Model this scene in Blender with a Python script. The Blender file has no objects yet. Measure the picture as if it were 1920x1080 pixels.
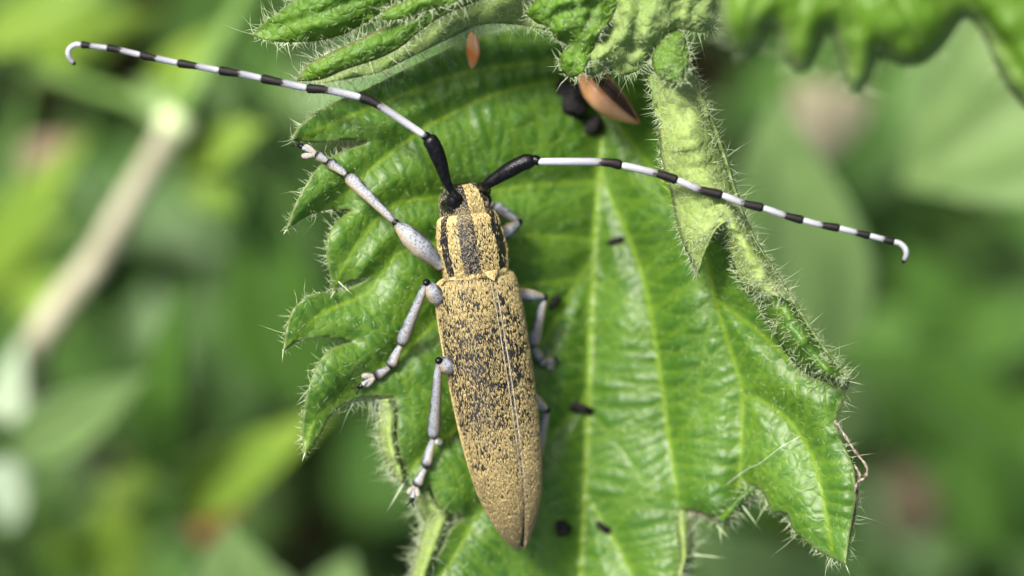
import bpy, math, random
import numpy as np
from mathutils import Vector, Matrix, noise
from mathutils.geometry import delaunay_2d_cdt

random.seed(7); rng = np.random.default_rng(7)
sc = bpy.context.scene
sc.unit_settings.scale_length = 0.01            # one unit is one centimetre

# ------------------------------------------------------------------ camera, sky, sun, exposure
D = 10.0                                         # camera height above the plane of focus (z = 0)
cam = bpy.data.cameras.new('camera'); cam_o = bpy.data.objects.new('camera', cam)
sc.collection.objects.link(cam_o); sc.camera = cam_o
cam_o.location = (0, 0, D); cam.lens = 72; cam.sensor_width = 36
cam.clip_start = 0.1; cam.clip_end = 2000
cam.dof.use_dof = True; cam.dof.focus_distance = D + 0.11; cam.dof.aperture_fstop = 0.155

SUN_EL, SUN_AZ = math.radians(55), math.radians(-40)      # azimuth clockwise from +Y
w = bpy.data.worlds.new('World'); sc.world = w; w.use_nodes = True
nt = w.node_tree; bg = nt.nodes['Background']
sky = nt.nodes.new('ShaderNodeTexSky'); sky.sky_type = 'NISHITA'; sky.sun_disc = False
sky.sun_elevation = SUN_EL; sky.sun_rotation = SUN_AZ
sky.air_density = 0.6; sky.dust_density = 6.0; sky.ozone_density = 0.6
nt.links.new(sky.outputs[0], bg.inputs[0]); bg.inputs[1].default_value = 0.075
sun = bpy.data.lights.new('sun', 'SUN'); sun.energy = 2.4; sun.angle = math.radians(12); sun.color = (1, .96, .9)
sun_o = bpy.data.objects.new('sun', sun); sc.collection.objects.link(sun_o)
sdir = Vector((math.sin(SUN_AZ)*math.cos(SUN_EL), math.cos(SUN_AZ)*math.cos(SUN_EL), math.sin(SUN_EL)))
sun_o.rotation_euler = sdir.to_track_quat('Z', 'Y').to_euler(); sun_o.location = sdir*60
vs = sc.view_settings; vs.view_transform = 'Standard'; vs.look = 'None'; vs.gamma = 1; vs.use_curve_mapping = False
vs.exposure = 1.8
sc.cycles.max_bounces = 6; sc.cycles.diffuse_bounces = 3; sc.cycles.glossy_bounces = 2; sc.cycles.transmission_bounces = 3

# ------------------------------------------------------------------ helpers
K = 384.0                                        # photo pixels per centimetre at z = 0
def P(x, y, z): 
    f = (D - z)/D
    return Vector(((x-960)/K*f, (540-y)/K*f, z))
def PA(x, y, z):
    f = (D - z)/D
    return np.stack([(x-960)/K*f, (540-y)/K*f, z], 1)

def tag(o, label=None, cat=None, group=None, kind=None):
    for k, v in (('label', label), ('category', cat), ('group', group), ('kind', kind)):
        if v: o[k] = v
    return o
def empty(name, loc):
    o = bpy.data.objects.new(name, None); sc.collection.objects.link(o); o.location = loc
    o.empty_display_size = .2; return o
def root_loc(o):
    while o.parent: o = o.parent
    return np.array(o.location)
def obj(name, V, F, mats, parent=None, smooth=True, attrs=None, midx=None, solid=0.0, solid_off=0, flat_loc=None):
    """one mesh object from world-space vertices; children keep their root's frame"""
    V = np.asarray(V, float).reshape(-1, 3)
    L = root_loc(parent) if parent else (np.array(flat_loc) if flat_loc is not None else np.zeros(3))
    me = bpy.data.meshes.new(name); me.from_pydata((V - L).tolist(), [], F)
    for m in (mats if isinstance(mats, (list, tuple)) else [mats]): me.materials.append(m)
    if smooth: me.polygons.foreach_set('use_smooth', [True]*len(me.polygons))
    if midx is not None: me.polygons.foreach_set('material_index', midx)
    for k, a in (attrs or {}).items():
        a = np.asarray(a, float)
        if a.ndim == 1:
            at = me.attributes.new(k, 'FLOAT', 'POINT'); at.data.foreach_set('value', a)
        else:
            at = me.attributes.new(k, 'FLOAT_COLOR', 'POINT'); at.data.foreach_set('color', a.ravel())
    me.update()
    o = bpy.data.objects.new(name, me); sc.collection.objects.link(o)
    if parent: o.parent = parent
    elif flat_loc is not None: o.location = flat_loc
    if solid:
        m = o.modifiers.new('thickness', 'SOLIDIFY'); m.thickness = solid; m.offset = -1; m.material_offset = solid_off
        m.use_rim = True
    return o

def spline(pts, n):
    """Catmull-Rom through points (any dimension), n samples"""
    p = np.asarray(pts, float); q = np.vstack([2*p[0]-p[1], p, 2*p[-1]-p[-2]])
    t = np.linspace(0, len(p)-1-1e-9, n); i = t.astype(int); f = (t-i)[:, None]
    a, b, c, d = q[i], q[i+1], q[i+2], q[i+3]
    return .5*((2*b)+(c-a)*f+(2*a-5*b+4*c-d)*f**2+(3*b-a-3*c+d)*f**3)

def tube(path, rad, ns=14, flat=None, close=True):
    """tapered tube; flat = (axis vector, factor) squashes the section along axis"""
    p = np.asarray(path, float); n = len(p); rad = np.broadcast_to(np.asarray(rad, float), (n,))
    T = np.gradient(p, axis=0); T /= np.linalg.norm(T, axis=1)[:, None]+1e-12
    up = np.array([0, 0, 1.]); 
    if abs(T[0] @ up) > .9: up = np.array([1., 0, 0])
    N = np.cross(up, T[0]); N /= np.linalg.norm(N); V = []; F = []
    ang = np.linspace(0, 2*math.pi, ns, endpoint=False)
    for i in range(n):
        N = N - T[i]*(N @ T[i]); N /= np.linalg.norm(N); B = np.cross(T[i], N)
        ring = rad[i]*(np.cos(ang)[:, None]*N + np.sin(ang)[:, None]*B)
        if flat is not None:
            ax, k = flat; ax = np.asarray(ax, float); ax = ax/np.linalg.norm(ax); ring = ring - (ring @ ax)[:, None]*ax*(1-k)
        V.append(p[i]+ring)
    V = np.vstack(V)
    for i in range(n-1):
        for j in range(ns):
            k = (j+1) % ns; F.append((i*ns+j, i*ns+k, (i+1)*ns+k, (i+1)*ns+j))
    if close:
        F.append(tuple(range(ns))[::-1]); F.append(tuple((n-1)*ns+j for j in range(ns)))
    return V, F

def hairs(roots, dirs, length, width, bend=None, tint=None):
    """many tapered 3-sided hairs in one mesh: returns V, F, attr"""
    R = np.asarray(roots, float); d = np.asarray(dirs, float); n = len(R)
    d = d/(np.linalg.norm(d, axis=1)[:, None]+1e-9); L = np.broadcast_to(length, (n,))[:, None]; W = np.broadcast_to(width, (n,))[:, None]
    a = np.cross(d, rng.normal(size=(n, 3))); a /= np.linalg.norm(a, axis=1)[:, None]+1e-9; b = np.cross(d, a)
    bend = np.zeros((n, 3)) if bend is None else bend
    mid = R + d*L*.5 + bend*L*.25; tip = R + d*L + bend*L
    vs_ = []
    for k in range(3):
        c, s = math.cos(k*2.094), math.sin(k*2.094); vs_.append(R + (a*c+b*s)*W)
    for k in range(3):
        c, s = math.cos(k*2.094), math.sin(k*2.094); vs_.append(mid + (a*c+b*s)*W*.62)
    vs_.append(tip)
    V = np.stack(vs_, 1).reshape(-1, 3)
    base = [(0, 1, 4, 3), (1, 2, 5, 4), (2, 0, 3, 5), (3, 4, 6), (4, 5, 6), (5, 3, 6)]
    F = [tuple(i*7+q for q in f) for i in range(n) for f in base]
    t = None if tint is None else np.repeat(np.asarray(tint, float), 7)
    return V, F, t

def seg_dist(px, py, segs):
    """min distance of points to segments (x0,y0,x1,y1)"""
    out = np.full(len(px), 1e9)
    for x0, y0, x1, y1 in segs:
        dx, dy = x1-x0, y1-y0; l2 = dx*dx+dy*dy+1e-9
        t = np.clip(((px-x0)*dx+(py-y0)*dy)/l2, 0, 1)
        np.minimum(out, (px-x0-t*dx)**2+(py-y0-t*dy)**2, out=out)
    return np.sqrt(out)
def to_segs(poly, closed=False):
    p = [tuple(q) for q in poly]
    if closed: p = p + [p[0]]
    return [(a[0], a[1], b[0], b[1]) for a, b in zip(p, p[1:])]
def inside(px, py, poly):
    r = np.zeros(len(px), bool); x1, y1 = poly[-1]
    for x2, y2 in poly:
        c = ((y1 > py) != (y2 > py)) & (px < (x2-x1)*(py-y1)/(y2-y1+1e-12)+x1); r ^= c; x1, y1 = x2, y2
    return r
def densify(poly, step, jag=0.0, closed=True):
    out = []; n = len(poly)
    for i in range(n if closed else n-1):
        a = np.array(poly[i], float); b = np.array(poly[(i+1) % n], float); L = np.linalg.norm(b-a); k = max(1, int(L/step))
        nx = np.array([-(b-a)[1], (b-a)[0]])/(L+1e-9)
        for j in range(k):
            q = a+(b-a)*j/k
            if jag and j: q = q + nx*rng.normal()*jag
            out.append(tuple(q))
    return out
def smooth_poly(poly, sharp=(), n=4, closed=True):
    """rounds a polygon (Catmull-Rom), keeping the points listed in sharp crisp"""
    out = []; N = len(poly); P_ = [np.array(q, float) for q in poly]
    for i in range(N):
        p0, p1, p2, p3 = P_[i-1], P_[i], P_[(i+1) % N], P_[(i+2) % N]
        m1 = np.zeros(2) if i in sharp else (p2-p0)*.5
        m2 = np.zeros(2) if (i+1) % N in sharp else (p3-p1)*.5
        for k in range(n):
            t = k/n; h = (2*t**3-3*t**2+1, t**3-2*t**2+t, -2*t**3+3*t**2, t**3-t**2)
            out.append(tuple(h[0]*p1+h[1]*m1+h[2]*p2+h[3]*m2))
    return out

def triangulate(poly, spacing):
    """outline in photo pixels -> 2D points, triangles; interior hex points"""
    poly = densify(poly, spacing)
    xs = [p[0] for p in poly]; ys = [p[1] for p in poly]
    gx, gy = np.meshgrid(np.arange(min(xs), max(xs), spacing), np.arange(min(ys), max(ys), spacing*.866))
    gx = gx + (np.arange(gx.shape[0]) % 2)[:, None]*spacing*.5
    gx, gy = gx.ravel(), gy.ravel()
    gx = gx + rng.uniform(-.18, .18, gx.size)*spacing; gy = gy + rng.uniform(-.18, .18, gy.size)*spacing
    m = inside(gx, gy, poly); gx, gy = gx[m], gy[m]
    db = seg_dist(gx, gy, to_segs(poly, True)); m = db > spacing*.55; gx, gy = gx[m], gy[m]
    pts = [Vector(p) for p in poly]+[Vector((a, b)) for a, b in zip(gx, gy)]
    n = len(poly); r = delaunay_2d_cdt(pts, [(i, (i+1) % n) for i in range(n)], [], 1, 1e-5)
    V = np.array([tuple(v) for v in r[0]]); F = []
    for f in r[2]:
        a, b, c = V[f[0]], V[f[1]], V[f[2]]
        ar = (b[0]-a[0])*(c[1]-a[1])-(b[1]-a[1])*(c[0]-a[0])
        F.append(tuple(f) if ar < 0 else tuple(f[::-1]))        # pixel y runs down, so flip to face +Z
    return V, F, poly

def fbm(x, y, s, seed=0.0):
    return np.array([noise.fractal(Vector((a*s, b*s, seed)), .9, 2.0, 3) for a, b in zip(x, y)])

# ------------------------------------------------------------------ materials
def new_mat(name):
    m = bpy.data.materials.new(name); m.use_nodes = True
    n = m.node_tree.nodes; return m, n, m.node_tree.links, n['Principled BSDF'], n['Material Output']
def rgb(h):
    f = lambda c: c/12.92 if c <= .04045 else ((c+.055)/1.055)**2.4
    return tuple(f(int(h[i:i+2], 16)/255) for i in (0, 2, 4))+(1,)
def mixc(n, l, fac, a, b, mode='MIX'):
    x = n.new('ShaderNodeMix'); x.data_type = 'RGBA'; x.blend_type = mode
    for s, v in ((x.inputs[0], fac), (x.inputs[6], a), (x.inputs[7], b)):
        if hasattr(v, 'default_value') or hasattr(v, 'is_output'): l.new(v, s)
        else: s.default_value = v
    return x.outputs[2]
def tex(n, l, kind, scale, detail=3, coord='Object', **kw):
    tc = n.new('ShaderNodeTexCoord'); t = n.new('ShaderNodeTex'+kind); t.inputs['Scale'].default_value = scale
    if 'Detail' in t.inputs: t.inputs['Detail'].default_value = detail
    for k, v in kw.items(): setattr(t, k, v)
    l.new(tc.outputs[coord], t.inputs['Vector']); return t
def ramp(n, l, src, stops):
    r = n.new('ShaderNodeValToRGB'); l.new(src, r.inputs[0]); e = r.color_ramp.elements
    while len(e) < len(stops): e.new(.5)
    for q, (p, c) in zip(e, stops): q.position = p; q.color = c if len(c) == 4 else (*c, 1)
    return r.outputs[0]
def attr(n, name):
    a = n.new('ShaderNodeAttribute'); a.attribute_name = name; return a

def leaf_mat(name, dark, light, vein, rim, rough=.42, trans=.45, tcol=(.22, .42, .03, 1), bump=.5, cell=30, spec=.5):
    m, n, l, b, out = new_mat(name)
    t1 = tex(n, l, 'Noise', 3.0, 5); t2 = tex(n, l, 'Noise', 22, 4)
    base = mixc(n, l, ramp(n, l, t1.outputs[0], [(.35, (0, 0, 0)), (.68, (1, 1, 1))]), dark, light)
    base = mixc(n, l, ramp(n, l, t2.outputs[0], [(.45, (0, 0, 0)), (.8, (.45, .45, .45))]), base, light)
    base = mixc(n, l, attr(n, 'vein').outputs['Fac'], base, vein)
    base = mixc(n, l, attr(n, 'rim').outputs['Fac'], base, rim)
    l.new(base, b.inputs['Base Color']); b.inputs['Roughness'].default_value = rough
    b.inputs['Specular IOR Level'].default_value = spec
    # areoles: small inflated cells between the finest veins
    tc = n.new('ShaderNodeTexCoord'); wn = tex(n, l, 'Noise', cell*.35, 2); ws = n.new('ShaderNodeVectorMath'); ws.operation = 'SCALE'; ws.inputs['Scale'].default_value = 1.6/cell
    wa = n.new('ShaderNodeVectorMath'); l.new(wn.outputs['Color'], ws.inputs[0]); l.new(ws.outputs[0], wa.inputs[0]); l.new(tc.outputs['Object'], wa.inputs[1])
    v = n.new('ShaderNodeTexVoronoi'); v.feature = 'DISTANCE_TO_EDGE'; v.inputs['Scale'].default_value = cell*.55; l.new(wa.outputs[0], v.inputs['Vector'])
    hgt = ramp(n, l, v.outputs['Distance'], [(0, (0, 0, 0)), (.12, (.55, .55, .55)), (.4, (1, 1, 1))])
    base = mixc(n, l, ramp(n, l, v.outputs['Distance'], [(.0, (.16, .16, .16)), (.06, (0, 0, 0))]), base, vein)
    l.new(base, b.inputs['Base Color'])
    bm = n.new('ShaderNodeBump')
    bm.inputs['Strength'].default_value = bump; bm.inputs['Distance'].default_value = .014
    l.new(hgt, bm.inputs['Height'])
    t3 = tex(n, l, 'Noise', 90, 3); bm2 = n.new('ShaderNodeBump'); bm2.inputs['Strength'].default_value = bump*.6
    bm2.inputs['Distance'].default_value = .004; l.new(t3.outputs[0], bm2.inputs['Height']); l.new(bm.outputs[0], bm2.inputs['Normal'])
    l.new(bm2.outputs[0], b.inputs['Normal'])
    tr = n.new('ShaderNodeBsdfTranslucent'); tr.inputs[0].default_value = tcol
    mx = n.new('ShaderNodeMixShader'); mx.inputs[0].default_value = trans
    l.new(b.outputs[0], mx.inputs[1]); l.new(tr.outputs[0], mx.inputs[2]); l.new(mx.outputs[0], out.inputs[0])
    return m
def simple_mat(name, c1, c2, scale=20, rough=.5, spec=.4, bump=0, bscale=60, trans=0, tcol=None, lo=.4, hi=.65):
    m, n, l, b, out = new_mat(name)
    t = tex(n, l, 'Noise', scale, 4)
    l.new(mixc(n, l, ramp(n, l, t.outputs[0], [(lo, (0, 0, 0)), (hi, (1, 1, 1))]), c1, c2), b.inputs['Base Color'])
    b.inputs['Roughness'].default_value = rough; b.inputs['Specular IOR Level'].default_value = spec
    if bump:
        t3 = tex(n, l, 'Noise', bscale, 3); bm = n.new('ShaderNodeBump'); bm.inputs['Strength'].default_value = bump
        bm.inputs['Distance'].default_value = .01; l.new(t3.outputs[0], bm.inputs['Height']); l.new(bm.outputs[0], b.inputs['Normal'])
    if trans:
        tr = n.new('ShaderNodeBsdfTranslucent'); tr.inputs[0].default_value = tcol or c2
        mx = n.new('ShaderNodeMixShader'); mx.inputs[0].default_value = trans
        l.new(b.outputs[0], mx.inputs[1]); l.new(tr.outputs[0], mx.inputs[2]); l.new(mx.outputs[0], out.inputs[0])
    return m
def tint_mat(name, cols, rough=.5, trans=.3, tmul=1.4):
    """colour picked per leaf/hair by the 'tint' attribute"""
    m, n, l, b, out = new_mat(name)
    c = ramp(n, l, attr(n, 'tint').outputs['Fac'], cols)
    t = tex(n, l, 'Noise', 2.5, 4); c = mixc(n, l, ramp(n, l, t.outputs[0], [(.3, (0, 0, 0)), (.8, (.35, .35, .35))]), c, cols[-1][1])
    l.new(c, b.inputs['Base Color']); b.inputs['Roughness'].default_value = rough; b.inputs['Specular IOR Level'].default_value = .35
    if trans:
        tr = n.new('ShaderNodeBsdfTranslucent'); l.new(c, tr.inputs[0])
        mx = n.new('ShaderNodeMixShader'); mx.inputs[0].default_value = trans
        l.new(b.outputs[0], mx.inputs[1]); l.new(tr.outputs[0], mx.inputs[2]); l.new(mx.outputs[0], out.inputs[0])
    return m

M = {}
M['leaf'] = leaf_mat('nettle_leaf_top', (.036, .105, .009, 1), (.074, .172, .022, 1), (.21, .335, .022, 1), (.17, .21, .07, 1), rough=.46, bump=.26, cell=28, spec=.58, tcol=(.21, .42, .045, 1))
M['leaf_under'] = leaf_mat('nettle_leaf_under', (.25, .36, .09, 1), (.36, .46, .15, 1), (.40, .50, .18, 1), (.2, .2, .1, 1), rough=.7, spec=.2, bump=.35)
M['young'] = leaf_mat('young_leaf_top', (.07, .165, .008, 1), (.115, .235, .016, 1), (.15, .28, .05, 1), (.16, .11, .06, 1), cell=32, bump=.6, rough=.55)
M['young_under'] = leaf_mat('young_leaf_under', (.23, .34, .09, 1), (.33, .44, .15, 1), (.24, .35, .12, 1), (.2, .17, .1, 1), rough=.75, spec=.2)
M['young_rim'] = leaf_mat('young_leaf_pale_rim', (.10, .21, .014, 1), (.15, .29, .024, 1), (.18, .31, .05, 1), (.34, .46, .20, 1), bump=.2, trans=.55)
M['bgleaf'] = leaf_mat('background_leaf', (.05, .125, .012, 1), (.085, .19, .024, 1), (.11, .22, .05, 1), (.08, .18, .04, 1), rough=.5, bump=.1)
M['bgpale'] = leaf_mat('pale_background_leaf', (.12, .21, .06, 1), (.175, .28, .085, 1), (.2, .3, .11, 1), (.2, .3, .16, 1), rough=.6, bump=.1)
M['bgwhite'] = leaf_mat('whitish_leaf', (.42, .54, .36, 1), (.55, .65, .48, 1), (.55, .65, .48, 1), (.4, .5, .3, 1), rough=.6, bump=.1)
M['bgyellow'] = leaf_mat('yellow_green_leaf', (.13, .24, .015, 1), (.2, .31, .03, 1), (.22, .33, .05, 1), (.2, .3, .04, 1), rough=.55, bump=.1)
M['hair'] = simple_mat('nettle_hair', (.42, .52, .28, 1), (.62, .70, .48, 1), 8, .35, .5, trans=.4, tcol=(.6, .7, .45, 1))
M['cut'] = simple_mat('dried_leaf_edge', (.07, .055, .04, 1), (.28, .24, .18, 1), 40, .8, .2, bump=.4)
M['black'] = simple_mat('black_cuticle', (.002, .002, .0025, 1), (.006, .006, .007, 1), 40, .24, .2, bump=.3, bscale=160)
M['white'] = simple_mat('white_pubescence', (.21, .22, .24, 1), (.36, .375, .39, 1), 90, .8, .15, bump=.5, bscale=150)
M['legm'] = simple_mat('grey_leg_pubescence', (.12, .13, .145, 1), (.28, .305, .33, 1), 100, .65, .25, bump=.6, bscale=200, lo=.34, hi=.54)
_m = M['legm']; _n, _l = _m.node_tree.nodes, _m.node_tree.links; _b = _n['Principled BSDF']; _src = _b.inputs['Base Color'].links[0].from_socket
_t = tex(_n, _l, 'Noise', 9, 3)
_c = mixc(_n, _l, attr(_n, 'tawny').outputs['Fac'], _src, (.30, .225, .10, 1))
_l.new(mixc(_n, _l, attr(_n, 'streak').outputs['Fac'], _c, (.012, .012, .014, 1)), _b.inputs['Base Color'])
def band_mat():
    m, n, l, b, out = new_mat('banded_antenna')
    t = tex(n, l, 'Noise', 110, 3); a = attr(n, 'band'); ad = n.new('ShaderNodeMath'); ad.operation = 'MULTIPLY_ADD'; ad.inputs[1].default_value = .22
    sb = n.new('ShaderNodeMath'); sb.operation = 'SUBTRACT'; sb.inputs[1].default_value = .5; l.new(t.outputs[0], sb.inputs[0]); l.new(sb.outputs[0], ad.inputs[0]); l.new(a.outputs['Fac'], ad.inputs[2])
    c = ramp(n, l, ad.outputs[0], [(0, (.36, .38, .39, 1)), (.12, (.27, .28, .30, 1)), (.42, (.19, .20, .215, 1)), (.48, (.12, .12, .12, 1)), (.52, (.008, .006, .006, 1)), (1, (.003, .003, .003, 1))])
    l.new(c, b.inputs['Base Color']); b.inputs['Roughness'].default_value = .55; b.inputs['Specular IOR Level'].default_value = .22
    t3 = tex(n, l, 'Noise', 170, 3); bm = n.new('ShaderNodeBump'); bm.inputs['Strength'].default_value = .5; bm.inputs['Distance'].default_value = .006
    l.new(t3.outputs[0], bm.inputs['Height']); l.new(bm.outputs[0], b.inputs['Normal']); return m
M['band'] = band_mat()
M['legy'] = simple_mat('tawny_leg_edge', (.18, .155, .09, 1), (.28, .25, .18, 1), 50, .7, .3)
M['cuticle'] = simple_mat('grey_black_cuticle', (.006, .006, .0065, 1), (.022, .021, .02, 1), 60, .42, .3, bump=.8, bscale=90)
M['fuzz'] = tint_mat('golden_pubescence', [(0, (.085, .085, .09, 1)), (.3, (.24, .205, .12, 1)), (.65, (.46, .365, .15, 1)), (1, (.60, .49, .22, 1))], rough=.55, trans=.15)
M['rim'] = simple_mat('grey_suture', (.20, .18, .13, 1), (.36, .32, .23, 1), 40, .5, .3)
M['gold'] = simple_mat('golden_shield', (.34, .25, .10, 1), (.50, .40, .19, 1), 60, .6, .3, bump=.6, bscale=120)
M['eye'] = simple_mat('eye', (.004, .004, .004, 1), (.01, .01, .01, 1), 90, .12, .6)
M['orange'] = simple_mat('orange_scale', (.58, .25, .09, 1), (.70, .42, .22, 1), 6, .28, .5, bump=.2, trans=.25, tcol=(.6, .25, .08, 1))
M['orange_bright'] = simple_mat('orange_husk', (.60, .20, .05, 1), (.68, .36, .18, 1), 9, .4, .4, bump=.3)
M['brown'] = simple_mat('dark_brown', (.012, .006, .003, 1), (.05, .022, .008, 1), 18, .5, .4, bump=.4)
M['frass'] = simple_mat('black_frass', (.002, .002, .002, 1), (.008, .008, .006, 1), 60, .6, .2, bump=.9, bscale=60)
M['silk'] = simple_mat('silk', (.6, .62, .6, 1), (.75, .77, .75, 1), 30, .3, .5)
M['stem'] = simple_mat('tan_stem', (.24, .23, .15, 1), (.33, .32, .22, 1), 3, .6, .3, bump=.3, bscale=12)
M['stemg'] = simple_mat('green_stem', (.08, .16, .03, 1), (.14, .24, .06, 1), 3, .55, .3, bump=.2, bscale=12)
M['node'] = simple_mat('pale_node', (.34, .42, .20, 1), (.48, .55, .32, 1), 4, .6, .3)
M['soil'] = simple_mat('soil', (.012, .010, .006, 1), (.05, .042, .02, 1), 1.2, .95, .1, bump=1, bscale=3)
M['under'] = tint_mat('undergrowth', [(0, (.02, .06, .01, 1)), (.4, (.04, .11, .02, 1)), (.75, (.075, .17, .03, 1)), (1, (.16, .25, .06, 1))], trans=.3)
M['straw'] = simple_mat('dead_leaf', (.25, .18, .10, 1), (.36, .28, .19, 1), 2, .7, .2, trans=.2)
M['pink'] = simple_mat('pinkish_dead_leaf', (.25, .235, .15, 1), (.33, .305, .21, 1), 2, .7, .2, trans=.2)
M['mould'] = simple_mat('mouldering_leaf', (.05, .042, .022, 1), (.10, .085, .045, 1), 2, .8, .2)
M['straw2'] = simple_mat('orange_dead_leaf', (.28, .13, .04, 1), (.36, .19, .07, 1), 2, .7, .2, trans=.2)

# ------------------------------------------------------------------ ground and undergrowth far below
GZ = -20.0
n = 60; gx = np.linspace(-1, 1, n); gx = np.sign(gx)*np.abs(gx)**2.2*400
X, Y = np.meshgrid(gx, gx); Z = GZ + .5*np.array([[noise.noise(Vector((a*.25, b*.25, 1))) for a in gx] for b in gx])
V = np.stack([X.ravel(), Y.ravel(), Z.ravel()], 1)
F = [(j*n+i, j*n+i+1, (j+1)*n+i+1, (j+1)*n+i) for j in range(n-1) for i in range(n-1)]
tag(obj('ground', V, F, M['soil']), kind='structure')

def scatter_leaves(N, rx, ry, z0, z1, smin, smax):
    Vs = []; Fs = []; tint = []; k = 0
    prof = [(0, .05), (.1, .5), (.24, .86), (.42, 1), (.6, .88), (.78, .56), (.91, .24), (1, .01)]
    for _ in range(N):
        c = np.array([rng.uniform(-rx, rx), rng.uniform(-ry, ry), z0+(z1-z0)*rng.random()**1.6])
        a = rng.uniform(0, 6.28); L = rng.uniform(smin, smax); W = L*rng.uniform(.12, .32); pit = rng.uniform(-.5, .9); rol = rng.uniform(-.6, .6)
        d = np.array([math.cos(a)*math.cos(pit), math.sin(a)*math.cos(pit), math.sin(pit)])
        s = np.cross(d, [0, 0, 1]); s /= np.linalg.norm(s); u = np.cross(s, d); s = s*math.cos(rol)+u*math.sin(rol); u = np.cross(s, d)
        t0 = np.clip(.45+.45*noise.noise(Vector((c[0]*.35, c[1]*.35, 3)))+rng.normal()*.16, 0, 1)
        for t, w in prof:
            q = c+d*L*(t-.5)-u*L*.25*(t-.3)**2
            Vs += [q-s*W*w+u*W*.2*w, q, q+s*W*w+u*W*.2*w]; tint += [t0]*3
        for i in range(7):
            b = k+i*3; Fs += [(b, b+1, b+4, b+3), (b+1, b+2, b+5, b+4)]
        k += 24
    return np.array(Vs), Fs, np.array(tint)
V, F, t = scatter_leaves(4200, 26, 20, GZ+.2, GZ+7.5, .9, 3.0)
tag(obj('undergrowth', V, F, M['under'], attrs={'tint': t}), 'tangled green undergrowth covering the ground far below the leaf', 'undergrowth', kind='stuff')

# ------------------------------------------------------------------ nettle shoot: the big leaf
nettle = empty('nettle_plant', (0.35, 1.95, GZ))
tag(nettle, 'hairy stinging nettle shoot carrying the big leaf under the beetle', 'nettle')

OUT = [(1180, 60), (1060, 40), (900, 70), (780, 120), (690, 165), (610, 200), (565, 235), (546, 262),       # first lobe, tip 7
       (590, 268), (650, 262), (690, 268), (640, 285), (600, 310), (568, 355), (548, 400), (537, 432),       # tip 15
       (575, 406), (615, 394), (660, 393), (628, 418), (612, 455), (616, 500), (626, 548),                   # tip 22
       (650, 530), (692, 519), (676, 531), (632, 548), (585, 552), (550, 580), (538, 615), (531, 660),       # tip 30
       (560, 640), (605, 632), (662, 640), (615, 658), (587, 700), (573, 755), (567, 805), (571, 855),       # tip 38
       (597, 822), (618, 782), (655, 752), (700, 742), (738, 745), (746, 772), (744, 815), (752, 860), (762, 900),
       (790, 925), (808, 912), (820, 945), (842, 962), (872, 972), (846, 992), (830, 1025), (806, 1080),
       (800, 1160), (850, 1260), (960, 1360), (1080, 1450), (1180, 1330), (1255, 1190), (1268, 1085),
       (1276, 1037), (1270, 985), (1275, 956), (1303, 957), (1325, 966), (1346, 972), (1366, 948), (1389, 924), (1405, 909), (1428, 921), (1440, 945),
       (1447, 961), (1475, 963), (1486, 991), (1521, 1022), (1556, 1043), (1585, 1057),                      # tip 80
       (1591, 1010), (1605, 932), (1600, 872), (1578, 827), (1566, 788), (1580, 749), (1592, 712),
       (1575, 688), (1553, 660), (1525, 620), (1500, 580), (1480, 550), (1465, 527), (1448, 500), (1430, 472), (1410, 437),
       (1390, 392), (1372, 335), (1352, 272), (1330, 215), (1302, 155), (1260, 105)]
SHARP = [OUT.index(p) for p in [(546, 262), (537, 432), (626, 548), (531, 660), (571, 855), (690, 268), (660, 393), (692, 519), (662, 640),
         (738, 745), (762, 900), (808, 912), (872, 972), (1275, 956), (1346, 972), (1447, 961), (1585, 1057), (1600, 872), (1566, 788), (1592, 712)]]
outline = smooth_poly(OUT, SHARP, 4)
MID = [(1136, -60), (1131, 100), (1128, 240), (1122, 350), (1115, 450), (1108, 600), (1104, 740), (1098, 900), (1088, 1080), (1080, 1300), (1080, 1440)]
SEC = [[(1132, 110), (900, 130), (750, 180), (640, 225), (565, 258)],
       [(1130, 140), (950, 170), (830, 222), (777, 254), (702, 312), (640, 370), (560, 420)],
       [(1122, 340), (980, 350), (880, 365), (820, 370), (747, 382), (696, 425), (650, 490), (628, 540)],
       [(1114, 450), (950, 440), (820, 455), (752, 473), (720, 508), (689, 549), (600, 590), (540, 645)],
       [(1110, 520), (960, 540), (860, 575), (820, 600), (780, 640), (730, 680), (660, 730), (590, 790), (573, 845)],
       [(1112, 480), (1072, 545), (1012, 650), (930, 740), (860, 800), (800, 850), (762, 890)],
       [(1104, 740), (1040, 810), (960, 900), (900, 960), (860, 1030), (820, 1090)],
       [(1128, 310), (1140, 360), (1185, 460), (1215, 560), (1240, 720), (1255, 830), (1270, 930)],
       [(1130, 200), (1210, 300), (1290, 410), (1325, 490), (1340, 560), (1380, 690), (1392, 740), (1388, 880), (1385, 915)],
       [(1392, 740), (1430, 752), (1480, 790), (1520, 850), (1540, 920), (1560, 1030)],
       [(1340, 560), (1420, 620), (1500, 690), (1575, 730)],
       [(1106, 940), (1160, 1030), (1185, 1080), (1220, 1160)]]
SEC = [spline(s, 4*len(s)).tolist() for s in SEC]; MIDS = spline(MID, 50).tolist()
mid_segs = to_segs(MIDS); sec_segs = [q for s in SEC for q in to_segs(s)]; big = np.array(mid_segs+sec_segs)
def big_dist(p):
    dx, dy = big[:, 2]-big[:, 0], big[:, 3]-big[:, 1]
    t = np.clip(((p[0]-big[:, 0])*dx+(p[1]-big[:, 1])*dy)/(dx*dx+dy*dy+1e-9), 0, 1)
    return math.sqrt(((p[0]-big[:, 0]-t*dx)**2+(p[1]-big[:, 1]-t*dy)**2).min())
TER = []
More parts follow.
